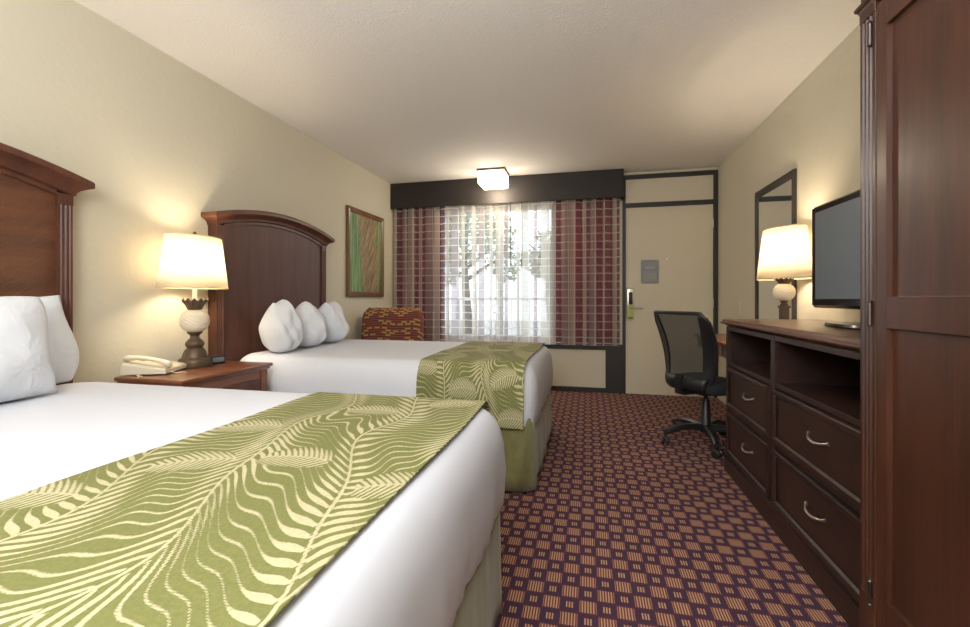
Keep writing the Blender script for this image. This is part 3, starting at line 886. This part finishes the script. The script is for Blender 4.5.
for v_ in b.bm.verts: v_.co.y = -v_.co.y+.05
b.build('backrest', 'armchair_weave', ac, smooth=True, world=False, angle=180)
for sx in (-.28, .28):
    for sy in (-.18, .34): MB().lathe([(.014, 0), (.022, .21)], sx, sy, 0, 12).build('leg', 'mahogany_deep', ac, smooth=True, world=False)
ac.rotation_euler = (0, 0, R(-2)); ac.location = (-1.945, 4.36, 0)

tb = thing('side_table', (-1.3, 4.45, 0), 'low cherry table under the window beside the armchair', 'table')
bx(-1.50, -.80, 4.22, 4.74, .570, .590, bev=.004).build('table_top', 'cherry', tb)
b = MB(); b.box(-1.46, -.84, 4.26, 4.70, .51, .57); b.build('apron', 'cherry', tb)
for x_ in (-1.48, -.86):
    for y_ in (4.24, 4.68): bx(x_, x_+.04, y_, y_+.04, 0, .57, bev=.003).build('leg', 'cherry', tb)

# ------------------------------------------------------------------ dresser
DX = .825; DY0, DY1 = 1.432, 2.935; DZ = .925
dr = thing('dresser', (1.06, 2.2, 0), 'long dark mahogany dresser carrying the television', 'dresser')
YM0, YM1 = 2.225, 2.27
def plate(x0, x1, y0, y1, z0, z1, bev=.0015): return MB().box(x0, x1, y0, y1, z0, z1, bev=bev)
plate(DX+.012, XR-.004, DY1-.02, DY1, .0, DZ-.05).build('side_panel', 'walnut_dark', dr)
plate(DX+.012, XR-.004, DY0, DY0+.02, .0, DZ-.05).build('side_panel', 'walnut_dark', dr)
plate(XR-.012, XR-.004, DY0+.021, DY1-.021, .02, DZ-.05).build('back_panel', 'walnut_dark', dr)
plate(DX+.012, XR-.013, YM0+.005, YM1-.005, .09, DZ-.05).build('divider', 'walnut_dark', dr)
plate(DX+.004, XR-.013, DY0+.021, DY1-.021, .645, .668).build('shelf', 'walnut_dark', dr)
# face frame
b = MB()
for y0, y1 in ((DY1-.035, DY1), (YM0, YM1), (DY0, DY0+.035)): b.box(DX-.001, DX+.022, y0, y1, .0, DZ-.046, bev=.002)
b.box(DX, DX+.022, DY0, DY1, DZ-.068, DZ-.045, bev=.002)
b.box(DX+.002, DX+.022, DY0, DY1, .372, .398, bev=.002)
b.build('face_frame', 'walnut_dark', dr)
b = MB(); b.box(DX-.012, DX+.02, DY0, DY1, .0, .095, bev=.002); b.box(DX-.006, DX+.02, DY0, DY1, .095, .112, bev=.005)
b.build('plinth', 'walnut_dark', dr)
b = MB(); prof = [(.035, -.05), (.026, -.050), (.022, -.040), (.008, -.034), (-.008, -.030), (-.012, -.024), (-.012, -.018), (-.004, -.014), (-.002, -.004), (.004, 0)]
L = [[(DX-.012+dx, DY0-.0, DZ+dz), (DX-.012+dx, DY1+.025-dx*.7, DZ+dz), (XR-.003, DY1+.025-dx*.7, DZ+dz), (XR-.003, DY0-.0, DZ+dz)] for dx, dz in prof]
b.loops(L); b.build('top', 'mahogany_flat', dr)
def drawer(y0, y1, z0, z1, cy):
    d_ = MB().box(DX-.002, DX+.35, y0, y1, z0, z1, bev=.002).build('drawer', 'walnut_dark', dr)
    b = MB(); w = .028
    P_ = [(0, .0), (-.010, 0), (-.012, .004), (-.012, w-.008), (-.004, w)]
    L = [[(DX-.002+dx, y0+i, z0+i), (DX-.002+dx, y1-i, z0+i), (DX-.002+dx, y1-i, z1-i), (DX-.002+dx, y0+i, z1-i)] for dx, i in P_]
    b.loops(L, False, False); b.build('drawer_moulding', 'walnut_dark', d_)
    cz = (z0+z1)/2+.01; xs = DX-.002; pts = []
    for k in range(13):
        s_ = -1+2*k/12; pts.append((xs-.002-.020*(1-abs(s_)**3), cy+s_*.070, cz-.016*(1-s_*s_)+.008))
    rad = [.0055 if 2 < k < 10 else .0045 for k in range(13)]; rad[0] = rad[-1] = .007
    b = MB(); b.tube(pts, rad, 10)
    for s_ in (-1, 1): b.lathe([(.009, 0), (.007, .004)], 0, 0, 0, 12) if False else None
    b.build('handle', 'satin_nickel', d_, smooth=True)
drawer(YM1+.006, DY1-.041, .402, .640, 2.53); drawer(YM1+.006, DY1-.041, .118, .368, 2.55)
drawer(DY0+.041, YM0-.006, .402, .640, 1.83); drawer(DY0+.041, YM0-.006, .118, .368, 1.85)

# television
tv = thing('television', (1.12, 2.08, DZ), 'black flat-screen television on the dresser', 'television')
TY0, TY1, TZ0, TZ1 = 1.62, 2.545, 1.003, 1.515
b = MB(); b.box(1.115, 1.160, TY0, TY1, TZ0, TZ1, bev=.012, seg=3); b.box(1.16, 1.21, TY0+.15, TY1-.15, TZ0+.06, TZ1-.1, bev=.02)
b.build('housing', 'gloss_black', tv, smooth=True)
b = MB(); w = .036
b.loops([[(1.116+dx, TY0+i, TZ0+i*1.3+.004), (1.116+dx, TY1-i, TZ0+i*1.3+.004), (1.116+dx, TY1-i, TZ1-i-.004), (1.116+dx, TY0+i, TZ1-i-.004)] for dx, i in ((0, .004), (-.006, .008), (-.006, w-.006), (.0, w))], False, False)
b.build('bezel', 'gloss_black', tv)
bx(1.112, 1.1165, TY0+w-.002, TY1-w+.002, TZ0+w*1.2, TZ1-w).build('screen', 'screen_glass', tv)
b = MB(); b.loops([[(1.15+.115*math.cos(a)*s_, 2.14+.27*math.sin(a)*s_, z) for a in [2*PI*k/48 for k in range(48)]] for s_, z in ((.98, DZ+.001), (1, DZ+.006), (.97, DZ+.016), (.3, DZ+.022))])
b.build('stand_foot', 'gloss_black', tv, smooth=True, angle=30)
bx(1.135, 1.165, 2.04, 2.15, DZ+.018, 1.03, bev=.006).build('stand_neck', 'gloss_black', tv)

# ------------------------------------------------------------------ wardrobe
WX = .74; WY0, WY1 = .10, 1.425; WT = 1.86
wd = thing('wardrobe', (1.04, .76, 0), 'tall mahogany wardrobe with panelled doors, at the right edge', 'wardrobe')
plate(WX+.022, XR-.004, WY1-.022, WY1-.003, 0, 2.06).build('side_panel', 'mahogany', wd)
plate(WX+.022, XR-.004, WY0, WY0+.022, 0, 2.06).build('side_panel', 'mahogany', wd)
plate(XR-.012, XR-.004, WY0+.023, WY1-.023, 0, 2.05).build('back_panel', 'mahogany', wd)
plate(WX+.02, XR-.013, WY0+.023, WY1-.023, 2.03, 2.06).build('top_panel', 'mahogany', wd)
plate(WX+.02, XR-.013, WY0+.023, WY1-.023, .10, .12).build('bottom_panel', 'mahogany', wd)
for (y0, y1) in ((WY1-.068, WY1), (WY0, WY0+.068)):
    prof = [(WX+.022, y1), (WX+.002, y1), (WX, y1-.002)]
    for k in range(3):
        c = y1-.017-k*.0165; prof += [(WX, c+.0055), (WX+.004, c+.003), (WX+.0055, c), (WX+.004, c-.003), (WX, c-.0055)]
    prof += [(WX, y0+.002), (WX+.002, y0), (WX+.022, y0)]
    b = MB(); b.loops([[(x, y, .25) for x, y in prof], [(x, y, 1.812) for x, y in prof]])
    b.box(WX-.002, WX+.022, y0, y1, .0, .25, bev=.002); b.box(WX-.002, WX+.022, y0, y1, 1.812, 1.855, bev=.002)
    b.build('fluted_pilaster', 'mahogany', wd)
b = MB(); prof = [(.02, -.02), (.0, -.018), (-.004, -.008), (-.009, -.003), (-.010, .004), (-.006, .010), (-.003, .012), (.02, .014)]
L = [[(XR-.004, WY1-dx*1, 1.855+dz), (WX+dx, WY1-dx, 1.855+dz), (WX+dx, WY0+dx, 1.855+dz), (XR-.004, WY0+dx, 1.855+dz)] for dx, dz in prof]
b.loops(L); b.build('crown_bead', 'mahogany', wd)
plate(WX+.002, WX+.021, WY0, WY1, 1.868, 2.055).build('frieze', 'mahogany', wd)
prof = [(.0, 0), (-.01, .01), (-.02, .04), (-.05, .06), (-.055, .085), (0, .09)]
b = MB(); L = [[(XR-.004, WY1-dx*.0-dx, 2.03+dz), (WX+dx, WY1-dx, 2.03+dz), (WX+dx, WY0+dx, 2.03+dz), (XR-.004, WY0+dx, 2.03+dz)] for dx, dz in prof]
b.loops(L); b.build('cornice', 'mahogany', wd)
plate(WX+.004, WX+.021, WY0+.07, WY1-.07, 0, .115).build('plinth', 'mahogany', wd)
def wdoor(y0, y1, hinge_side):
    z0, z1 = .122, 1.822; xa, xb = WX+.0, WX+.020
    d_ = None
    b = MB(); sw = .040
    y0i, y1i = y0+sw, y1-sw
    b.box(xa, xb, y0, y0i, z0, z1, bev=.0015); b.box(xa, xb, y1i, y1, z0, z1, bev=.0015)
    for za, zb in ((z0, .272), (.975, 1.052), (1.750, z1)): b.box(xa+.0003, xb, y0i-.001, y1i+.001, za, zb)
    d_ = b.build('door', 'mahogany', wd)
    for za, zb in ((.272, .975), (1.052, 1.750)):
        P_ = [(0, 0), (.011, .0015), (.012, .004)]
        b = MB(); b.loops([[(xa+dx, y0i+i, za+i), (xa+dx, y1i-i, za+i), (xa+dx, y1i-i, zb-i), (xa+dx, y0i+i, zb-i)] for dx, i in P_], False, True)
        b.build('recessed_panel', 'mahogany', d_)
    yh = y1+.022 if hinge_side > 0 else y0-.022
    for z in (1.76, 1.01, .26):
        b = MB(); b.tube([(xa-.003, yh, z-.029), (xa-.003, yh, z+.029)], .005, 10)
        for zz in (z-.033, z+.029): b.lathe([(.004, 0), (.006, .002), (.003, .006)], xa-.003, yh, zz, 10)
        b.build('hinge', 'antique_brass', d_, smooth=True)
    yk = y0+.03 if hinge_side > 0 else y1-.03
    MB().tube([(xa, yk, .98), (xa-.025, yk, .99), (xa-.028, yk, 1.03), (xa-.025, yk, 1.07), (xa, yk, 1.08)], .005, 8).build('handle', 'satin_nickel', d_, smooth=True)
wdoor(.766, WY1-.072, 1); wdoor(WY0+.072, .760, -1)

# ------------------------------------------------------------------ desk, mirror
dk = thing('desk', (1.09, 3.45, 0), 'wooden writing desk beside the dresser, in front of the chair', 'desk')
MB().box(.86, XR-.004, 2.965, 3.93, .735, .760, bev=.005, seg=3).build('desk_top', 'cherry', dk, smooth=True)
b = MB(); b.box(.88, .90, 3.0, 3.9, .655, .735, bev=.002); b.box(.90, XR-.01, 3.0, 3.02, .655, .735); b.box(.90, XR-.01, 3.88, 3.90, .655, .735)
b.build('apron', 'mahogany_flat', dk)
bx(.868, .882, 3.2, 3.7, .665, .728, bev=.003).build('drawer', 'mahogany_flat', dk)
for x_ in (.88, XR-.06):
    bx(x_, x_+.045, 2.995, 3.04, 0, .66, bev=.004).build('leg', 'mahogany', dk)
bx(1.14, XR-.03, 3.865, 3.89, 0, .66, bev=.003).build('end_panel', 'mahogany', dk)
mr = thing('wall_mirror', (XR-.02, 3.63, 1.4), 'rectangular dark-framed mirror on the wall behind the desk lamp', 'mirror')
y0, y1, z0, z1 = 3.25, 3.94, .80, 1.905
wood('mirror_wood', srgb(42, 35, 30), srgb(62, 54, 46), 2, .5, .0)
b = MB(); P_ = [(0, 0), (.015, 0), (.018, .006), (.018, .030), (.012, .045), (.006, .055), (.0, .055)]
b.loops([[(XR-.003-dx, y0+i, z0+i), (XR-.003-dx, y1-i, z0+i), (XR-.003-dx, y1-i, z1-i), (XR-.003-dx, y0+i, z1-i)] for dx, i in P_], False, False)
b.build('frame', 'mirror_wood', mr)
bx(XR-.010, XR-.004, y0+.055, y1-.055, z0+.055, z1-.055).build('glass', 'mirror_silver', mr)
sw = thing('wall_socket', (XR-.004, 4.33, .965), 'small cream wall plate between the mirror and the door', 'wall plate')
bx(XR-.008, XR-.001, 4.295, 4.365, .91, 1.02, bev=.003).build('plate', 'cream_paint', sw)
bx(XR-.012, XR-.008, 4.318, 4.342, .95, .98, bev=.001).build('switch', 'cream_paint', sw)

# ------------------------------------------------------------------ office chair
ch = thing('office_chair', (.83, 3.43, 0), 'black mesh-back swivel chair at the desk', 'chair', R(-56))
# seat (faces local +Y)
b = MB(); L = []
for k, (s_, z) in enumerate(((.80, .392), (.93, .398), (.99, .415), (1.0, .44), (.985, .462), (.93, .474), (.80, .478), (.4, .474))):
    ring = []
    for q in range(40):
        a = 2*PI*q/40; c, d_ = math.cos(a), math.sin(a)
        ring.append((.245*s_*abs(c)**.55*(1 if c > 0 else -1), .02+.235*s_*abs(d_)**.55*(1 if d_ > 0 else -1), z - (.02 if d_ > .6 else 0)*s_))
    L.append(ring)
b.loops(L); b.build('seat', 'black_fabric', ch, smooth=True, world=False, angle=180)
# back: curved surface param
def back(u, v):   # u -1..1 across, v 0..1 up
    w_ = .185+.055*math.sin(PI*min(1, v*1.05)*.62)+.0*v
    if v > .8: w_ -= .0
    y = -.235 - .07*v + .055*math.sin(PI*v) + .065*abs(u)**2.2*(1-.35*v)
    z = .43+.52*v
    return Vector((u*w_, y, z))
fr_ = []
def outline():
    pts = []
    for k in range(15): pts.append((-1+2*k/14, 1.0))
    for k in range(1, 16): pts.append((1, 1-k/16*.97))
    for k in range(15): pts.append((1-2*k/14, .03))
    for k in range(1, 16): pts.append((-1, .03+k/16*.97))
    out = []
    for u, v in pts:
        # round the corners
        if v > .93 and abs(u) > .93: continue
        if v < .08 and abs(u) > .85: continue
        out.append(back(u, v))
    return out
b = MB(); pts = outline(); b.tube(pts, .013, 10, closed=True); b.build('backrest_frame', 'black_plastic', ch, smooth=True, world=False, angle=180)
# broad side uprights
for s_ in (-1, 1):
    b = MB(); L = []
    for k in range(14):
        v = .02+.93*k/13; p0 = back(s_*1.0, v); p1 = back(s_*(.80-.12*math.sin(PI*v)), v)
        o_ = Vector((0, -.010, 0)); i_ = Vector((0, .008, 0))
        L.append([p0+o_, p1+o_, p1+i_, p0+i_])
    b.loops(L); b.build('back_upright', 'black_plastic', ch, smooth=True, world=False)
n = NT('chair_mesh'); tr = n.new('ShaderNodeBsdfTransparent'); mx = n.new('ShaderNodeMixShader')
uvx, uvy, uvz = n.sep(n.scale(n.coord(), (1, 1, 1)))
kk = n.m('MULTIPLY', n.m('LESS_THAN', n.m('FRACT', n.m('MULTIPLY', uvx, 260)), .5), n.m('LESS_THAN', n.m('FRACT', n.m('MULTIPLY', uvz, 260)), .5))
mx.inputs[0].default_value = 1; n.put(mx.inputs[0], n.m('SUBTRACT', 1.0, n.m('MULTIPLY', kk, .95)))
n.base((.02, .02, .021), .8); n.l.new(tr.outputs[0], mx.inputs[1]); n.l.new(n.b.outputs[0], mx.inputs[2]); n.l.new(mx.outputs[0], n.out.inputs[0]); M['chair_mesh'] = n.mat
b = MB(); b.loops([[back(-.97+1.94*i/18, .04+.94*j/18) for i in range(19)] for j in range(19)], False, False, closed=False)
b.build('back_mesh', 'chair_mesh', ch, smooth=True, world=False, angle=180)
b = MB(); b.loops([[back(-.95+1.9*i/12, .0+.17*j/5)+Vector((0, -.012-.012*math.sin(PI*j/5), -.01)) for i in range(13)] for j in range(6)], False, False, closed=False)
b.build('lumbar_shell', 'black_plastic', ch, smooth=True, world=False, solid=.012)
b = MB(); b.box(-.035, .035, -.24, .10, .375, .395, bev=.005); b.box(-.03, .03, -.262, -.235, .38, .52, bev=.006); b.box(-.09, .09, -.09, .09, .362, .392, bev=.008)
b.build('seat_mechanism', 'black_plastic', ch, smooth=True, world=False)
MB().lathe([(.040, .085), (.040, .14), (.034, .145), (.028, .30), (.024, .305), (.024, .325), (.015, .328), (.015, .37)], n=24).build('gas_column', 'black_plastic', ch, smooth=True, world=False, angle=50)
MB().tube([(.05, .02, .375), (.14, .05, .372), (.22, .06, .365)], [.005, .005, .008], 8).build('height_lever', 'black_plastic', ch, smooth=True, world=False)
for k in range(5):
    a = R(194+72*k+56+3); dx, dy = math.cos(a), math.sin(a); px_, py_ = -dy, dx
    b = MB(); L = []
    for q in range(9):
        f = q/8; r_ = .02+.285*f; z = .118+.022*math.sin(PI*f*.6)-.052*f**2.4; hw_ = .032-.011*f; hh = .024-.008*f
        L.append([(dx*r_+px_*hw_*c, dy*r_+py_*hw_*c, z+hh*s_) for c, s_ in ((-1, -.8), (-1, .3), (-.5, 1), (.5, 1), (1, .3), (1, -.8))])
    b.loops(L); lg = b.build('base_leg', 'black_plastic', ch, smooth=True, world=False)
    cx, cy = dx*.300, dy*.300; b = MB()
    ca = a+.9; wx, wy = -math.sin(ca), math.cos(ca)
    for s_ in (-1, 1):
        c0 = Vector((cx+wx*s_*.008, cy+wy*s_*.008, .029)); c1 = Vector((cx+wx*s_*.026, cy+wy*s_*.028, .029))
        b.tube([c0, c0.lerp(c1, .2), c0.lerp(c1, .8), c1], [.024, .029, .029, .022], 20)
    b.tube([(cx, cy, .03), (cx, cy, .078)], .007, 8)
    b.box(-.018, .018, -.016, .016, .040, .058, bev=.008, mat=Matrix.Translation((cx, cy, 0)) @ Matrix.Rotation(ca, 4, 'Z'))
    b.build('caster', 'black_plastic', lg, smooth=True, world=False)

# ------------------------------------------------------------------ light, sky, camera
w = bpy.data.worlds.new('World'); scene.world = w; w.use_nodes = True
bg = w.node_tree.nodes['Background']; bg.inputs[0].default_value = (.80, .90, 1.0, 1); bg.inputs[1].default_value = 1.8
def area(name, loc, rot, size, power, col, size_y=None):
    l = bpy.data.lights.new(name, 'AREA'); l.energy = power; l.color = col; l.size = size
    if size_y: l.shape = 'RECTANGLE'; l.size_y = size_y
    o = bpy.data.objects.new(name, l); COL.objects.link(o); o.location = loc; o.rotation_euler = rot; return o
def point(name, loc, power, col, r):
    l = bpy.data.lights.new(name, 'POINT'); l.energy = power; l.color = col; l.shadow_soft_size = r
    o = bpy.data.objects.new(name, l); COL.objects.link(o); o.location = loc; return o
point('ceiling_light_glow', (-1.01, 4.66, 2.22), 15, (1, .86, .68), .10)
# unseen fill lights added behind the camera; no fitting stands there
point('rear_fill', (-.35, -.9, 1.75), 95, (.88, .94, 1.0), .4)
area('ceiling_fill', (-.4, -.5, 1.5), (R(180), 0, 0), .7, 66, (.97, .98, 1.0))  # added upward panel that brightens the near ceiling

cam = bpy.data.cameras.new('Camera'); co = bpy.data.objects.new('Camera', cam); COL.objects.link(co)
co.location = (0, 0, 1.05); co.rotation_euler = (R(90), 0, R(13.33))
cam.sensor_width = 36; cam.lens = 36*434.7/970; cam.shift_y = -(313.5-298.5)/970
cam.clip_start = .02
scene.camera = co
vs = scene.view_settings
vs.view_transform = 'Standard'; vs.look = 'None'; vs.gamma = 1; vs.exposure = .55; vs.use_curve_mapping = False
